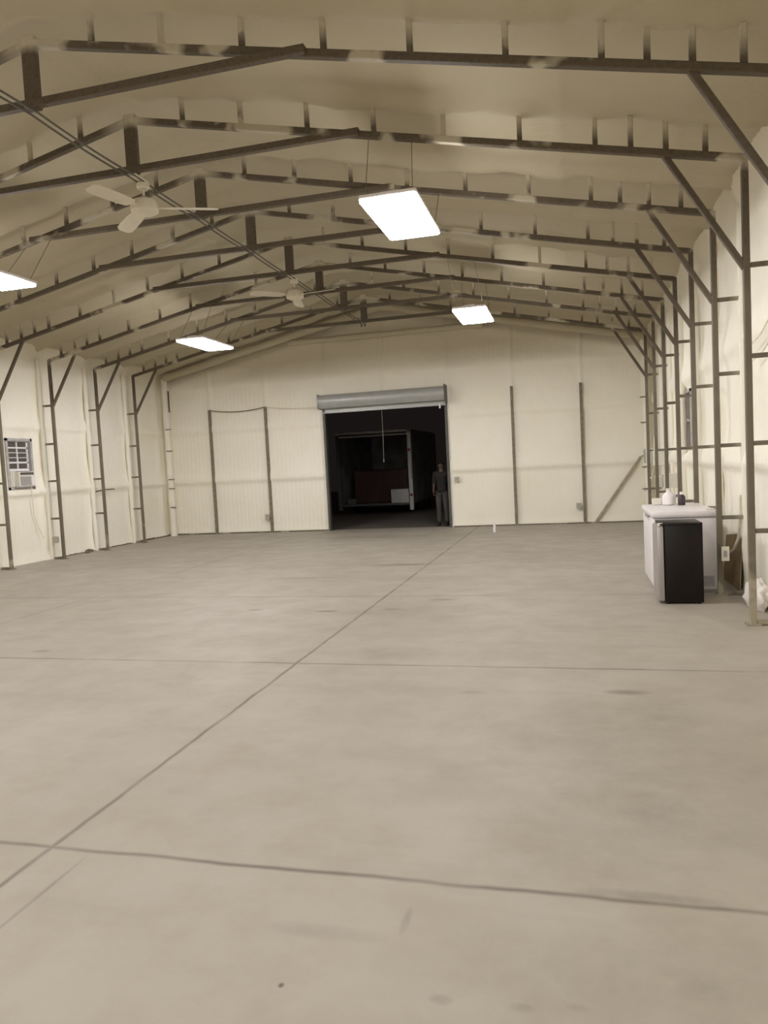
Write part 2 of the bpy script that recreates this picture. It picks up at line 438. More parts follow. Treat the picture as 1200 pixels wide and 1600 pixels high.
# ------------------------------------------------------------------ steel frames
DST = [.62, 1.28, 2.0, 2.69, 3.38, 4.10, 4.78, 5.09, 5.39, 5.72]
T = .064; TC = .058
def zc(x): return ZT-SL*abs(x-XR)
def make_frame():
    """one welded ladder frame at Y0"""
    r = empty('steel_truss', (XR, Y0, 0)); y = Y0
    for sg in (-1, 1):
        X = XR+sg*HALF
        c = MB().beam((X, y, 0), (X, y, zc(X)+.02), TC, TC, up=(0, 1, 0))
        col = c.build('column', 'steel', r)
        MB().box((X-.06, y-.06, 0), (X+.06, y+.06, .012)).build('base_plate', 'steel', col)
        # outer chord of the column, buried in foam
        pts = []; rr = []
        for k in range(24):
            z = k/23*(zc(X)+.05)
            pts.append((X+sg*(.285+.012*noise.noise(Vector((z*3, sg, 0)))), y+.012*noise.noise(Vector((z*3, sg, 5))), z)); rr.append(.052+.014*noise.noise(Vector((z*5, sg, 8))))
        MB().tube(pts, rr, 12).build('foam_coated_post', 'foamtube', r, True, 80)
        for z in (.025, .865, 1.66, 2.44, 3.24):
            MB().beam((X+sg*.03, y, z), (X+sg*.28, y, z), .042, .042).build('rung', 'steel', col)
        raf = MB().beam((X, y, zc(X)), (XR, y, ZT), T, T).build('rafter', 'steel', r)
        for d in DST:
            x = XR+sg*d; w = .05
            MB().beam((x, y, zc(x)+.03), (x, y, zc(x)+ROOF), .046, .046, up=(0, 1, 0)).build('strut', 'steel', raf)
        kx = XR+sg*(HALF-.66)
        MB().beam((kx, y, zc(kx)-.02), (X-sg*.01, y, ZE-.955), .052, .052, up=(0, 1, 0)).build('knee_brace', 'steel', r)
    MB().beam((XR, y, ZB-.03), (XR, y, ZT+.06), .14, .06, up=(0, 1, 0)).build('king_post', 'steel', r)
    MB().beam((XR-2.55, y-.045, ZB), (XR+2.55, y-.045, ZB), .064, .068).build('collar_tie', 'steel', r)
    return r
FL = ['nearest brown steel roof frame, crossing the top of the picture',
      'second brown steel frame, its right column standing foremost at the right edge',
      'third brown steel frame, its right column standing beside the white chest freezer',
      'fourth brown steel frame, right column rising just behind the white chest freezer',
      'fifth brown steel frame, left column just nearer than the air conditioner window',
      'sixth brown steel frame, left column just beyond the air conditioner window',
      'seventh brown steel frame, next to last before the far wall',
      'last brown steel frame, closest to the far wall and roll-up door']
fr = make_frame(); tag(fr, FL[0], 'roof frame', 'brown steel frames along the hall')
for n in range(1, 8):
    c = copy_tree(fr, None, (0, n*S, 0)); c['label'] = FL[n]
# end-wall frame, fully coated in foam
def lump(pts, r, n=12, seg=30, seed=0):
    P = []; R = []
    for a, b in zip(pts, pts[1:]):
        for k in range(seg):
            t = k/seg; q = Vector(a).lerp(Vector(b), t); P.append(q); R.append(r*(1+.25*noise.noise(q*2.5+Vector((seed, 0, 0)))))
    P.append(Vector(pts[-1])); R.append(r); return MB().tube(P, R, n)
YF = Y0+8*S
rt = empty('foam_covered_truss', (XR, YF, 0)); tag(rt, 'foam-covered end frame against the far wall, only slits of steel showing', 'roof frame')
for sg in (-1, 1):
    X = XR+sg*HALF
    lump([(X+sg*.12, YF+.12, 0), (X+sg*.12, YF+.12, zc(X)+.1)], .085, seed=sg).build('column', 'foamtube', rt, True, 80)
    lump([(X+sg*.1, YF+.1, zc(X)+.12), (XR, YF+.1, ZT+.12)], .10, seed=sg+4).build('rafter', 'foam_roof', rt, True, 80)
    for z in (.79, 1.30, 1.55, 2.32, 2.9):
        MB().beam((X-.03*sg+.02, YF+.03, z), (X+sg*.13, YF+.03, z), .03, .022).build('rung', 'steel', rt)
MB().beam((XL+.045, YF+.045, 3.36), (XL+.045, YF+.045, 3.93), .035, .03, up=(0, 1, 0)).build('exposed_steel', 'steel', rt)
lump([(XR-2.5, YF+.14, ZB-.02), (XR+2.5, YF+.14, ZB-.02)], .075, seed=9).build('collar_tie', 'foam_roof', rt, True, 80)

# far-wall posts
PL = ['brown steel post in the far wall nearest the left corner', 'brown steel post in the far wall left of the roll-up door, beside an outlet',
      'brown steel post in the far wall, first one right of the roll-up door', 'brown steel post in the far wall beside the diagonal brace']
for x, l, top in zip(POSTS, PL, (3.36, 3.34, 3.40, 3.36)):
    o = MB().box((x-.032, YW-.105, 0), (x+.032, YW-.03, top), .004).build('steel_post', 'dusty'); tag(o, l, 'post', 'posts in the far wall')
o = MB().beam((.50, YW-.07, .03), (1.56, YW-.07, 1.54), .05, .075, up=(0, 1, 0)).build('diagonal_brace', 'brace'); tag(o, 'diagonal foam-dusted brace low on the far wall, right corner', 'brace')
# ------------------------------------------------------------------ door
d = empty('door_1', ((DL+DR)/2, YW, 0)); tag(d, 'open grey roll-up door coiled above the dark doorway', 'door', kind='structure')
prof = []
yc, zc_, rad = YW-.20, 3.345, .185
hood = []
for k in range(15):
    a = math.radians(95+k*(215-95)/14*1.0)
    hood.append((yc+rad*math.cos(a), zc_+rad*math.sin(a)*.95))
poly = [(YW-.02, 3.52)]+hood+[(YW-.30, 3.17), (YW-.02, 3.17)]
MB().prism(poly, DL-.04, DR+.01, axis='x').build('coil_hood', 'galv', d, True, 30)
MB().box((DL-.055, YW-.40, 3.15), (DL-.04, YW-.01, 3.53), .004).build('end_bracket', 'galv', d)
MB().box((DR+.01, YW-.40, 3.10), (DR+.03, YW-.01, 3.55), .004).build('end_bracket', 'galvd', d)
MB().box((DL, YW-.12, 3.05), (DR, YW-.07, 3.17), .008).box((DL, YW-.14, 3.05), (DR, YW-.05, 3.075), .004).build('bottom_bar', 'galv', d)
MB().box((DL-.01, YW-.13, 0), (DL+.05, YW+.02, 3.15), .006).build('guide_track', 'galvd', d)
MB().box((DR-.05, YW-.06, 0), (DR+.012, YW+.02, 3.15), .006).build('guide_track', 'galvd', d)
MB().tube([(-4.64, YW-.11, 3.05), (-4.64, YW-.10, 2.4), (-4.65, YW-.11, 1.79)], .011, 8).lathe([(0, 0), (.02, .005), (.022, .07), (0, .08)], (-4.65, YW-.11, 1.72)).build('pull_rope', 'rope', d)
MB().box((DR-.17, YW-.16, 2.98), (DR-.13, YW-.10, 3.10), .006).build('latch', 'offwhite', d)

# outlets / switch
def outlet(x, y, z, w, h, name, label, facing='y', mat='box'):
    t = empty(name, (x, y, z)); tag(t, label, 'switch' if 'switch' in name else 'outlet' if 'outlet' in name else 'box')
    if facing == 'y':
        MB().box((x-w/2, y-.05, z-h/2), (x+w/2, y, z+h/2), .006).build('box', mat, t)
        MB().box((x-w/2-.01, y-.056, z-h/2-.01), (x+w/2+.01, y-.048, z+h/2+.01), .003).build('cover_plate', mat, t)
        MB().box((x-.018, y-.062, z-.035), (x+.018, y-.054, z+.035), .004).build('socket', 'grey', t)
    else:
        s_ = -1
        MB().box((x-.05, y-w/2, z-h/2), (x, y+w/2, z+h/2), .006).build('box', mat, t)
        MB().box((x-.056, y-w/2-.01, z-h/2-.01), (x-.048, y+w/2+.01, z+h/2+.01), .003).build('cover_plate', mat, t)
        MB().box((x-.062, y-.018, z-.035), (x-.054, y+.018, z+.035), .004).build('socket', 'grey', t)
    return t
outlet(-7.94, YW-.06, .42, .10, .13, 'outlet_box', 'small grey outlet box low on the far wall, left of the doorway')
outlet(.12, YW-.06, .43, .10, .12, 'outlet_box', 'small grey outlet box low on the far wall, right of the doorway')
outlet(-2.80, YW-.05, 1.20, .11, .11, 'door_switch', 'small grey switch box on the far wall just right of the door opening')
t = outlet(XC+.055, Y0+2*S-.03, .47, .06, .14, 'outlet_box', 'pale outlet box on the column beside the white freezer', 'y', 'foamtube')
t = empty('outlet_box', (XL+.0, Y0+5*S, .40)); tag(t, 'small grey box near the foot of the left column beyond the air conditioner', 'box')
MB().box((XL-.16, Y0+5*S-.09, .36), (XL-.05, Y0+5*S-.03, .48), .006).build('box', 'box', t)
MB().box((XL-.17, Y0+5*S-.098, .35), (XL-.04, Y0+5*S-.088, .49), .004).build('cover_plate', 'box', t)

# string between posts on the far wall
def sag(a, b, s, n=14): return [Vector(a).lerp(Vector(b), k/n)+Vector((0, 0, -s*4*(k/n)*(1-k/n))) for k in range(n+1)]
o = MB().tube(sag((POSTS[0], YW-.09, 3.36), (POSTS[1], YW-.09, 3.34), .08), .012, 6).build('wire', 'wire'); tag(o, 'brown wire sagging between the tops of two posts, left of the door', 'wire')
o = MB().tube(sag((POSTS[1], YW-.09, 3.36), (DL-.02, YW-.09, 3.24), .05), .007, 6).build('wire', 'hose'); tag(o, 'thin pale wire from a post top to the roll-up door hood', 'wire')

# ------------------------------------------------------------------ windows and air conditioner
w = empty('window_1', (WL, 12.75, 1.5)); tag(w, 'barred-looking sash window in the left wall above the air conditioner', 'window', kind='structure')
y0, y1, z0, z1 = LWIN; xf = WL
def winframe(w, x_in, x_out, y0, y1, z0, z1, t, mat):
    a, b = min(x_in, x_out), max(x_in, x_out)
    MB().box((a, y0, z0), (b, y0+t, z1)).box((a, y1-t, z0), (b, y1, z1)).box((a, y0, z1-t), (b, y1, z1)).box((a, y0, z0), (b, y1, z0+t)).build('window_frame', mat, w)
winframe(w, WL-.10, WL+.03, y0, y1, z0, z1, .055, 'flash')
ws0, ws1, wz0, wz1 = y0+.06, y1-.07, 1.93, 2.50
MB().box((WL-.06, ws0, z0+.05), (WL-.05, ws1, z1-.05)).build('pane', 'glassdark', w)
sb = MB(); xs0, xs1 = WL-.05, WL-.025
def hb(z, t, b=sb, y0=ws0, y1=ws1): b.box((xs0, y0, z-t/2), (xs1, y1, z+t/2))
hb(wz0-.01, .05); hb(wz1+.005, .03); hb(2.37, .03); hb(2.07, .035)
sb.box((xs0, ws0, wz0), (xs1, ws0+.035, wz1)).box((xs0, ws1-.035, wz0), (xs1, ws1, wz1))
sb.build('sash', 'white', w)
mu = MB(); hb(2.27, .014, mu); hb(2.17, .014, mu); mu.box((xs0, (ws0+ws1)/2-.012, wz0), (xs1-.004, (ws0+ws1)/2+.012, wz1)); mu.build('muntin', 'white', w)
a = empty('air_conditioner', (WL, 12.8, 1.57)); tag(a, 'white window air conditioner below the sash in the left wall window', 'air conditioner')
MB().box((WL-.20, 12.60, 1.58), (WL+.10, 13.04, 1.88), .012).build('casing', 'offwhite', a)
gr = MB()
for k in range(11): gr.box((WL+.10, 12.63, 1.605+k*.016), (WL+.108, 12.92, 1.613+k*.016))
for k in range(9): gr.box((WL+.10, 12.63+k*.035, 1.60), (WL+.106, 12.637+k*.035, 1.79))
gr.build('intake_grille', 'grey', a)
MB().box((WL+.10, 12.63, 1.815), (WL+.107, 13.01, 1.865), .003).build('air_vent', 'glassdark', a)
MB().box((WL+.10, 12.94, 1.60), (WL+.108, 13.02, 1.79), .003).build('control_panel', 'white', a)
MB().box((WL+.02, 12.52, 1.56), (WL+.09, 13.06, 1.58)).build('sill_rail', 'grey', a)
ac = MB()
for k in range(6): ac.box((WL-.02, 12.44+k*.027, 1.58), (WL+.0+(k % 2)*.012, 12.464+k*.027, 1.90))
ac.build('side_curtain', 'offwhite', a)
MB().tube([(WL+.05, 12.98, 1.57), (WL+.06, 12.97, 1.3), (WL+.05, 12.99, 1.0), (WL+.06, 13.05, .75), (WL+.09, 13.15, .52), (WL+.10, 13.18, .48)], .009, 6).build('power_cord', 'hose', a)

w = empty('window_2', (WR, 13.35, 1.6)); tag(w, 'dark window in the right wall, half hidden behind a steel column', 'window', kind='structure')
y0, y1, z0, z1 = RWIN
winframe(w, WR-.03, WR+.10, y0, y1, z0, z1, .05, 'flash')
MB().box((WR+.03, y0+.03, z0+.03), (WR+.04, y1-.03, z1-.03)).build('pane', 'flashR', w)
MB().box((WR+.0, y0+.05, 2.10), (WR+.03, y1-.05, 2.135)).box((WR+.0, y0+.05, z0+.05), (WR+.03, y0+.08, z1-.05)).box((WR+.0, y1-.08, z0+.05), (WR+.03, y1-.05, z1-.05)).build('sash', 'flash', w)
MB().box((WR-.02, 13.30, 2.125), (WR+.0, 13.40, 2.15), .003).build('latch', 'white', w)

# ------------------------------------------------------------------ lamps
def make_lamp(cx, cy, z=4.2):
    r = empty('ceiling_light', (cx, cy, z))
    w, l = .285, .66
    MB().box((cx-w, cy-l, z), (cx+w, cy+l, z+.045), .012).box((cx-.09, cy-l+.1, z+.045), (cx+.09, cy+l-.1, z+.085), .01).build('housing', 'white', r)
    # rounded-corner diffuser sheet, 6 mm thick
    poly = []
    for (sx, sy, a0) in ((1, 1, 0), (-1, 1, 90), (-1, -1, 180), (1, -1, 270)):
        for k in range(5):
            a = math.radians(a0+k*22.5); poly.append((cx+sx*(w-.04-.002)+.04*math.cos(a), cy+sy*(l-.04-.002)+.04*math.sin(a)))
    MB().prism(poly, z-.022, z-.001, axis='z').build('diffuser', 'lamp', r)
    # the sheet hangs from the frames before and after it
    n = round((cy-Y0)/S-.5)
    ya, yb = Y0+n*S, Y0+(n+1)*S
    for sx in (-1, 1):
        for yy, yt in ((cy-l+.08, ya), (cy+l-.08, yb)):
            x = cx+sx*(w-.05); MB().tube([(x, yy, z+.04), (x+sx*.02 - .04*sx, yt, ZT-SL*abs(x-XR)-.03)], .004, 6).build('hanging_wire', 'wire', r)
    return r
LMP = [((-1.63, 7.70), 'large bright rectangular ceiling light nearest the camera, right of the ridge'),
       ((-6.93, 7.70), 'bright ceiling light cut off by the left edge of the picture'),
       ((-1.60, 13.25), 'small bright ceiling light above the right side of the roll-up door'),
       ((-6.93, 13.45), 'thin bright ceiling light left of the ridge, in front of the far wall')]
for (xy, l) in LMP: tag(make_lamp(*xy), l, 'ceiling light', 'hanging ceiling lights')
BEH = [(-1.63, .6), (-6.93, 1.6), (-1.63, -4.2), (-6.93, -4.2)]
for xy in BEH: tag(make_lamp(*xy), 'hanging ceiling light behind the camera', 'ceiling light', 'ceiling lights behind the camera')

# ------------------------------------------------------------------ fans
def make_fan(y, ang, label):
    z = 4.58; c = Vector((XR, y, z)); r = empty('ceiling_fan', (XR, y, z)); tag(r, label, 'ceiling fan', 'white ceiling fans along the ridge')
    MB().box((XR-.05, y-.22, ZB-.06), (XR+.05, y+.05, ZB-.035), .004).lathe([(.055, 0), (.07, .02), (.07, .06), (.04, .085)], (XR, y, ZB-.13), 20).build('mounting_bracket', 'fan', r, True)
    MB().tube([(XR, y, ZB-.06), (XR, y, z+.1)], .014, 10).build('down_rod', 'fan', r, True)
    MB().lathe([(.03, .14), (.06, .12), (.13, .09), (.15, .05), (.15, -.02), (.10, -.05), (.04, -.065), (.0, -.066)], (XR, y, z), 28).build('motor', 'fan', r, True)
    for k in range(3):
        a = math.radians(ang+120*k); d = Vector((math.cos(a), math.sin(a), 0)); s_ = Vector((-math.sin(a), math.cos(a), 0))
        b = MB(); secs = []
        for t, wd in ((.0, .05), (.06, .06), (.10, .14), (.2, .165), (.5, .18), (.62, .17), (.68, .10)):
            p = c+d*(.12+t)+Vector((0, 0, .015-.03*t)); tw = Vector((0, 0, .22)) if t > .08 else Vector((0, 0, .05))
            q = (s_+tw).normalized()
            secs.append([b.bm.verts.new(p+q*wd/2+Vector((0, 0, .003))), b.bm.verts.new(p-q*wd/2+Vector((0, 0, .003))), b.bm.verts.new(p-q*wd/2-Vector((0, 0, .003))), b.bm.verts.new(p+q*wd/2-Vector((0, 0, .003)))])
        for A, B in zip(secs, secs[1:]):
            for i in range(4): b.bm.faces.new((A[i], A[(i+1) % 4], B[(i+1) % 4], B[i]))
        b.bm.faces.new(secs[0]); b.bm.faces.new(secs[-1][::-1])
        b.build('blade', 'fan', r)
make_fan(Y0+S+.17, 20, 'white three-blade ceiling fan nearest the camera, hanging at the second frame')
make_fan(Y0+4*S+.17, -15, 'far white three-blade ceiling fan hanging at the fifth frame')
# cables along the ridge
for dx, lab in ((-.035, 'dark cable running under the ridge, the left of the pair'), (.04, 'dark cable running under the ridge, the right of the pair')):
    pts = []
    for n in range(-3, 7):
        a = Vector((XR+dx, Y0+n*S, ZB-.058)); b = Vector((XR+dx, Y0+(n+1)*S, ZB-.058))
        pts += sag(a, b, .02, 8)[:-1]
    pts += sag(pts[-1], (XR+dx, Y0+7*S-.05, ZB-.058), .07, 8)[1:]
    o = MB().tube(pts, .010, 6).build('electrical_cable', 'cable'); tag(o, lab, 'cable', 'cables under the ridge')

# ------------------------------------------------------------------ freezer and fridge
fz = empty('chest_freezer', (1.2, 9.5, 0)); tag(fz, 'white chest freezer standing behind the black mini fridge', 'freezer')
fx0, fx1, fy0, fy1 = .86, 1.57, 8.90, 10.22
MB().box((fx0+.02, fy0+.012, .04), (fx1-.01, fy1-.012, .86), .02).build('body', 'white', fz, True)
MB().box((fx0, fy0, .87), (fx1, fy1, .945), .022).build('lid', 'white', fz, True)
MB().box((fx0+.03, fy0+.02, .858), (fx1-.02, fy1-.02, .872)).build('gasket', 'grey', fz)
MB().box((fx0-.012, 9.40, .84), (fx0+.02, 9.66, .875), .006).build('handle', 'grey', fz)
MB().box((fx0+.05, fy0+.03, 0), (fx1-.04, fy1-.03, .045)).build('base', 'grey', fz)
v = MB()
for k in range(6): v.box((fx0+.5, fy0+.004, .09+k*.02), (fx1-.06, fy0+.013, .10+k*.02))
v.build('compressor_vent', 'grey', fz)
MB().box((fx1-.12, fy0+.03, .945), (fx1-.03, fy0+.2, .957), .004).build('hinge', 'offwhite', fz)
bf = empty('mini_fridge', (1.08, 8.48, 0)); tag(bf, 'black mini fridge with a silver-grey door, in front of the white freezer', 'fridge')
bx0, bx1, by0, by1 = .875, 1.30, 8.28, 8.74
MB().box((bx0+.045, by0, .015), (bx1, by1, .845), .008).build('cabinet', 'black', bf, True)
MB().box((bx0+.0, by0-.004, .84), (bx1, by1+.004, .865), .006).build('top', 'black', bf, True)
MB().box((bx0-.03, by0+.004, .03), (bx0+.038, by1-.004, .835), .014).build('door', 'silver', bf, True)
MB().box((bx0-.02, by0-.002, .838), (bx0+.03, by0+.05, .868), .004).build('hinge_cover', 'offwhite', bf)
for (x, y) in ((bx0+.07, by0+.04), (bx1-.04, by0+.04), (bx0+.07, by1-.04), (bx1-.04, by1-.04)): MB().lathe([(.018, 0), (.018, .02)], (x, y, 0), 12).build('foot', 'black', bf)
# things on the freezer
j = empty('white_jug', (1.17, 9.95, .9475)); tag(j, 'white plastic jug standing on the freezer, left of the dark bottle', 'jug')
MB().lathe([(.06, 0), (.075, .01), (.078, .10), (.06, .14), (.03, .165), (.028, .185)], (1.17, 9.95, .9475), 20).build('bottle', 'white', j, True)
MB().lathe([(.03, 0), (.03, .025), (.02, .028)], (1.17, 9.95, 1.130), 16).build('cap', 'offwhite', j, True)
MB().tube([(1.205, 9.94, 1.10), (1.245, 9.94, 1.09), (1.25, 9.94, 1.03), (1.238, 9.94, 1.0)], .009, 8).build('handle', 'white', j, True)
j = empty('dark_bottle', (1.31, 9.85, .947)); tag(j, 'small dark purple-black bottle with a pale cap on the freezer', 'bottle')
MT['plum'] = simple('dark_plum_plastic', (.06, .04, .055), .35)
MB().lathe([(.04, 0), (.045, .008), (.045, .10), (.03, .125), (.018, .135)], (1.31, 9.85, .947), 18).build('bottle', 'plum', j, True)
MB().lathe([(.02, 0), (.024, .002), (.024, .03), (.018, .034)], (1.31, 9.85, 1.079), 14).build('cap', 'white', j, True)
tb = MB().box((.98, 10.0, .947), (1.10, 10.12, 1.03), .012).build('white_box', 'offwhite'); tag(tb, 'small pale box on the freezer, left of the jug', 'box')
# brown sheet leaning by the wall, hose, bag
o = MB().prism([(9.02, .0), (9.98, .0), (9.95, .55), (9.35, .62), (9.06, .56)], 1.79, 1.80, axis='x')
for v_ in o.bm.verts: v_.co.x += .045*(v_.co.z/.6)
o = o.build('brown_sheet', 'card'); tag(o, 'brown sheet leaning against the right wall behind the column beside the freezer', 'sheet')
o = MB().tube([(1.80, 8.90, 1.10), (1.79, 8.86, .95), (1.775, 8.84, .80), (1.765, 8.90, .62), (1.755, 9.10, .47), (1.75, 9.35, .40), (1.76, 9.60, .385)], .016, 8).build('hose', 'hose', None, True); tag(o, 'pale curved hose hanging down the right wall in front of the brown sheet', 'hose')
bm = bmesh.new(); bmesh.ops.create_icosphere(bm, subdivisions=4, radius=1)
for v_ in bm.verts:
    d_ = 1+.35*noise.noise(v_.co*2.0)+.12*noise.noise(v_.co*6)
    v_.co = Vector((v_.co.x*.10*d_+1.77, v_.co.y*.30*d_+8.10, max(.0, v_.co.z*.15*d_+.13)))
q = MB(); q.add(bm); o = q.build('plastic_bag', 'bag', None, True, 80); tag(o, 'crumpled white plastic bag on the floor behind the foremost right column', 'bag')
for k, (x, y, r_, lab) in enumerate(((WL+.16, 14.55, .05, 'dark scrap of foam on the floor by the left wall, the larger one'), (WL+.22, 14.38, .03, 'small dark scrap of foam on the floor by the left wall'))):
    bm = bmesh.new(); bmesh.ops.create_icosphere(bm, subdivisions=3, radius=r_)
    for v_ in bm.verts: v_.co = Vector((v_.co.x*1.1, v_.co.y*2, max(-r_*.5, v_.co.z)*.9))*(1+.5*noise.noise(v_.co*30))+Vector((x, y, r_*.62))
    q = MB(); q.add(bm); o = q.build('foam_scrap', 'debris', None, True); tag(o, lab, 'debris')
o = MB().lathe([(.03, 0), (.032, .01), (.03, .16), (.012, .20), (.012, .23)], (-1.75, 16.7, 0), 12).build('white_bottle', 'white', None, True); tag(o, 'tiny white bottle standing on the floor right of the doorway', 'bottle')
# wall clutter at the far right: pale boxes, pipes
def wallbox(y, z, w, h, label, dx=.16):
    t = empty('electrical_box', (WR-.1, y, z)); tag(t, label, 'electrical box')
    MB().box((WR-dx, y-w/2, z-h/2), (WR-.02, y+w/2, z+h/2), .01).build('box', 'offwhite', t)
    MB().box((WR-dx-.012, y-w/2+.015, z-h/2+.015), (WR-dx, y+w/2-.015, z+h/2-.015), .005).build('cover', 'box', t)
    MB().tube([(WR-dx+.05, y, z+h/2), (WR-dx+.06, y, z+h/2+.3)], .018, 8).build('conduit', 'hose', t, True)
    return t
wallbox(17.2, 1.55, .30, .32, 'pale electrical box on the right wall nearest the far corner', .36)
t15 = wallbox(15.7, 1.50, .28, .30, 'pale electrical box on the right wall between the last columns', .36)
wallbox(15.3, 1.05, .22, .20, 'lower small electrical box on the right wall near the far end', .36)
wallbox(14.1, 1.10, .20, .26, 'small electrical box on the right wall under the window, behind the freezer', .34)
MB().tube([(WR-.30, 17.0, 1.42), (WR-.33, 16.7, 1.12), (WR-.33, 16.1, 1.08), (WR-.30, 15.8, 1.38)], .018, 8).build('looped_pipe', 'hose', t15, True)
for pts, lab in (([(WR-.08, 7.45, 2.9), (WR-.09, 8.0, 2.72), (WR-.09, 8.6, 2.66)], 'thin wire curving over the right wall between the two foremost columns, the upper one'),
                 ([(WR-.08, 7.40, 2.70), (WR-.09, 7.9, 2.55), (WR-.09, 8.4, 2.50)], 'thin wire curving over the right wall between the two foremost columns, the lower one')):
    o = MB().tube(pts, .007, 6).build('wire', 'hose'); tag(o, lab, 'wire')
o = MB().tube([(WL+.10, 14.95, 1.36), (WL+.16, 15.25, 1.40), (WL+.2, 15.6, 1.40)], .012, 6).build('wire', 'cable'); tag(o, 'short dark wire end sticking from the left wall at mid height', 'wire')

# ------------------------------------------------------------------ trailer outside
TX0, TX1, TY, TYE, TZ0, TZ1 = -7.78, -5.16, 24.0, 28.6, .36, 2.80
t = empty('cargo_trailer', ((TX0+TX1)/2, 26, 0)); tag(t, 'white-framed cargo trailer parked in the dark beyond the doorway, rear open', 'trailer')
MB().box((TX0, TY, .16), (TX0+.12, TY+.12, TZ1-.08), .01).build('rear_post', 'trailerp', t)
MB().box((TX1-.13, TY, .12), (TX1, TY+.12, TZ1), .01).build('rear_post', 'trailerw', t)
MB().box((TX0, TY, TZ1-.07), (TX1, TY+.12, TZ1), .008).box((TX0, TY+.01, TZ1-.17), (TX1, TY+.11, TZ1-.12), .006).build('header', 'trailerw', t)
MB().box((TX0, TY+.12, TZ0), (TX0+.04, TYE, TZ1-.03)).build('side_wall', 'trailerd', t)
MB().box((TX1-.04, TY+.12, TZ0), (TX1, TYE, TZ1-.03)).build('side_wall', 'trailerd', t)
MB().box((TX0, TY+.12, TZ1-.03), (TX1, TYE, TZ1)).build('roof', 'trailerd', t)
MB().box((TX0, TYE-.04, TZ0), (TX1, TYE, TZ1)).build('front_wall', 'trailerd', t)
MB().box((TX0+.05, TY+.02, TZ0-.06), (TX1-.05, TYE, TZ0)).build('deck', 'trailerd', t)
MB().box((TX0+.12, TY-.0, TZ0-.05), (TX1-.13, TY+.06, TZ0), .005).build('rear_sill', 'trailerp', t)
for x, z in ((TX1-.075, 2.12), (TX1-.065, .62)): MB().lathe([(.0, -.02), (.045, -.018), (.05, 0)], (x, TY, z), 14, 'y').build('marker_light', 'lens', t)
MB().box((TX1-.05, TY-.03, 1.15), (TX1-.02, TY, 1.75), .004).build('latch_bar', 'grey', t)
for x in (TX0-.02, TX1-.20):
    for yy in (25.9, 26.75):
        wv = MB().lathe([(.15, 0), (.31, .0), (.34, .03), (.34, .17), (.31, .2), (.15, .2)], (x, yy, .32), 28, 'x').build('wheel', 'rubber', t, True)
MB().box((TX0+.3, 26.0, .28), (TX1-.3, 26.1, .34)).box((TX0+.3, 26.7, .28), (TX1-.3, 26.8, .34)).build('axle', 'galvd', t)
MB().beam((TX0+.5, TYE, .33), ((TX0+TX1)/2, TYE+1.3, .45), .08, .08).beam((TX1-.5, TYE, .33), ((TX0+TX1)/2, TYE+1.3, .45), .08, .08).box(((TX0+TX1)/2-.03, TYE+1.2, -.02), ((TX0+TX1)/2+.03, TYE+1.26, .5)).build('tongue', 'galvd', t)
o = MB().box((-7.35, TY+.5, TZ0), (-5.38, TY+2.4, 1.50), .05)
o = o.build('covered_load', 'red'); tag(o, 'dark red covered load inside the trailer', 'cargo')
o = MB().box((-5.95, TY+.12, TZ0), (-5.34, TY+.42, .82), .01).build('white_crate', 'trailerw'); tag(o, 'pale crate at the right of the trailer bed, below the dark red load', 'crate')
o = MB().box((-7.5, TY+.15, TZ0), (-7.2, TY+.4, .56), .01).build('dark_crate', 'trailerp'); tag(o, 'low dim crate at the left of the trailer bed', 'crate')

# ------------------------------------------------------------------ person
def skinmesh(name, verts, edges, mat, parent, root=0, sub=2):
    me = bpy.data.meshes.new(name); me.from_pydata([v[0] for v in verts], edges, [])
    o = bpy.data.objects.new(name, me); C.objects.link(o)
    m = o.modifiers.new('skin', 'SKIN'); m.use_smooth_shade = True
    for i, v in enumerate(verts):
        r = v[1] if isinstance(v[1], tuple) else (v[1], v[1]); me.skin_vertices[0].data[i].radius = r
    me.skin_vertices[0].data[root].use_root = True
    s_ = o.modifiers.new('sub', 'SUBSURF'); s_.levels = sub; s_.render_levels = sub
    dg = bpy.context.evaluated_depsgraph_get(); ev = o.evaluated_get(dg); me2 = bpy.data.meshes.new_from_object(ev); me2.name = name
    o.modifiers.clear(); o.data = me2; me2.materials.clear(); me2.materials.append(MT[mat])
    for f_ in me2.polygons: f_.use_smooth = True
    o.parent = parent; return o
p = empty('person', (-3.31, 19.0, -.02)); p.rotation_euler = (0, 0, math.radians(-12)); tag(p, 'person in dark top and grey trousers standing in the doorway by its right side', 'person')
def J(x, y, z): return (x, y, z)
V = [(J(0, 0, .94), (.105, .075)), (J(0, .0, 1.10), (.095, .070)), (J(0, .0, 1.26), (.115, .080)), (J(0, .01, 1.38), (.085, .060)), (J(0, .0, 1.45), .048), (J(0, -.01, 1.51), .055), (J(0, -.015, 1.57), (.072, .088)), (J(0, -.005, 1.64), (.066, .080))]
Ed = [(0, 1), (1, 2), (2, 3), (3, 4), (4, 5), (5, 6), (6, 7)]
def chain(start, items):
    a = start
    for it in items:
        V.append(it); Ed.append((a, len(V)-1)); a = len(V)-1
    return a
hands = []
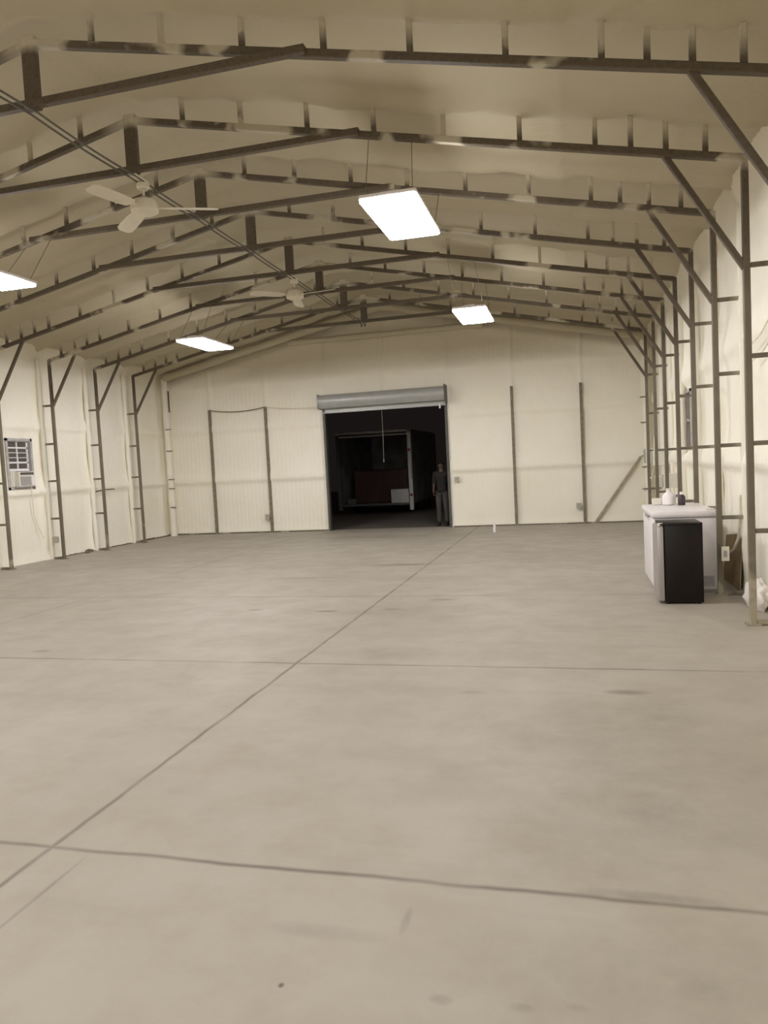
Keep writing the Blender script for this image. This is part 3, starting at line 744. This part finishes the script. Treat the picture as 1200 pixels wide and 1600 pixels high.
for sg in (-1, 1):
    chain(0, [(J(sg*.09, 0, .88), .085), (J(sg*.10, -.01, .68), .068), (J(sg*.10, -.015, .49), .048), (J(sg*.105, .01, .34), .052), (J(sg*.105, .02, .09), .033), (J(sg*.11, -.02, .045), .032), (J(sg*.12, -.11, .03), .028)])
    if sg < 0: arm = [(J(sg*.17, 0, 1.38), .052), (J(sg*.23, .03, 1.12), .042), (J(sg*.20, -.10, .93), .028)]; hd = Vector((.25, -.55, -.8)).normalized()
    else: arm = [(J(sg*.17, 0, 1.38), .052), (J(sg*.20, .02, 1.12), .042), (J(sg*.20, -.04, .88), .028)]; hd = Vector((0, -.12, -1)).normalized()
    w_ = chain(3, arm); wp = Vector(arm[-1][0]); side = Vector((0, 1, 0)) if sg > 0 else Vector((.2, .8, -.4)).normalized()
    palm = chain(w_, [(tuple(wp+hd*.05), (.026, .018))])
    for fi, (o_, ln) in enumerate(((.028, .072), (.010, .080), (-.010, .075), (-.027, .060))):
        b0 = wp+hd*.085+side*o_*-1; chain(palm, [(tuple(b0), .010), (tuple(b0+hd*ln*.55+Vector((-sg*.008, 0, 0))), .0085), (tuple(b0+hd*ln+Vector((-sg*.025, 0, 0))), .0075)])
    b0 = wp+hd*.03-side*.035; chain(palm, [(tuple(b0), .012), (tuple(b0+hd*.04-side*.015), .010)])
skinmesh('body', V, Ed, 'skin', p)
# face: nose, ears, eyes
MB().lathe([(.0, -.012), (.012, -.004), (.009, .012), (.0, .03)], (0, -.105, 1.565), 10).build('nose', 'skin', p, True)
for sg in (-1, 1):
    MB().lathe([(0, -.012), (.016, -.006), (.018, .004), (.0, .012)], (sg*.076, -.01, 1.575), 12, 'x').build('ear', 'skin', p, True)
    MB().lathe([(0, -.008), (.008, -.004), (.008, .004), (0, .008)], (sg*.028, -.092, 1.59), 10, 'y').build('eye', 'hair', p, True)
MB().box((-.022, -.098, 1.528), (.022, -.088, 1.536), .003).build('mouth', 'shoe', p)
bm = bmesh.new(); bmesh.ops.create_icosphere(bm, subdivisions=3, radius=1)
bmesh.ops.delete(bm, geom=[v_ for v_ in bm.verts if v_.co.z < .05+(.55 if v_.co.y < -.35 else 0) - (.5 if v_.co.y > .1 else 0)], context='VERTS')
for v_ in bm.verts: v_.co = Vector((v_.co.x*.083, v_.co.y*.10-.003, v_.co.z*.085+1.60))
q = MB(); q.add(bm); q.build('hair', 'hair', p, True, 80)
SV = [(J(0, 0, .84), (.165, .125)), (J(0, 0, .96), (.155, .12)), (J(0, 0, 1.12), (.150, .115)), (J(0, 0, 1.28), (.175, .125)), (J(0, .005, 1.40), (.125, .095)), (J(0, .005, 1.455), (.070, .07)),
      (J(-.18, 0, 1.375), .072), (J(-.212, .02, 1.22), .066), (J(-.235, .03, 1.08), .066), (J(.18, 0, 1.375), .072), (J(.195, .01, 1.22), .066), (J(.20, .02, 1.08), .066)]
skinmesh('shirt', SV, [(0, 1), (1, 2), (2, 3), (3, 4), (4, 5), (4, 6), (6, 7), (7, 8), (4, 9), (9, 10), (10, 11)], 'shirt', p)
TV = [(J(0, 0, .96), (.140, .11))]; TE = []
for sg in (-1, 1):
    a = 0
    for it in [(J(sg*.09, 0, .86), .105), (J(sg*.10, -.01, .68), .092), (J(sg*.10, -.01, .49), .075), (J(sg*.105, .008, .34), .074), (J(sg*.105, .015, .08), .070)]:
        TV.append(it); TE.append((a, len(TV)-1)); a = len(TV)-1
skinmesh('trousers', TV, TE, 'jeans', p)
for sg in (-1, 1):
    skinmesh('shoe', [(J(sg*.107, .03, .055), (.045, .05)), (J(sg*.11, -.04, .045), (.045, .042)), (J(sg*.12, -.13, .035), (.042, .033)), (J(sg*.107, .025, .12), .046)], [(0, 1), (1, 2), (0, 3)], 'shoe', p)

# ------------------------------------------------------------------ world, camera
w = bpy.data.worlds.new('night'); bpy.context.scene.world = w; w.use_nodes = True
w.node_tree.nodes['Background'].inputs[0].default_value = (.0045, .0035, .0033, 1); w.node_tree.nodes['Background'].inputs[1].default_value = 1.0
cd = bpy.data.cameras.new('camera'); co = bpy.data.objects.new('camera', cd); C.objects.link(co)
cd.sensor_fit = 'VERTICAL'; cd.sensor_height = 32.0; cd.lens = 1151.77/1600*32.0; cd.clip_end = 200; cd.clip_start = .05
yaw, pit, rol = math.radians(14.473), math.radians(-3.579), math.radians(-2.919)
F = Vector((-math.sin(yaw), math.cos(yaw), 0)); R = Vector((math.cos(yaw), math.sin(yaw), 0)); U = Vector((0, 0, 1))
F2 = F*math.cos(pit)+U*math.sin(pit); U2 = U*math.cos(pit)-F*math.sin(pit)
R3 = R*math.cos(rol)+U2*math.sin(rol); U3 = U2*math.cos(rol)-R*math.sin(rol)
m = Matrix((R3, U3, -F2)).transposed().to_4x4(); m.translation = (0, 0, CAMH)
co.matrix_world = m
sc = bpy.context.scene; sc.camera = co
sc.view_settings.view_transform = 'Standard'; sc.view_settings.look = 'None'; sc.view_settings.gamma = 1; sc.view_settings.use_curve_mapping = False
sc.view_settings.exposure = 1.02
sc.cycles.max_bounces = 12; sc.cycles.diffuse_bounces = 8
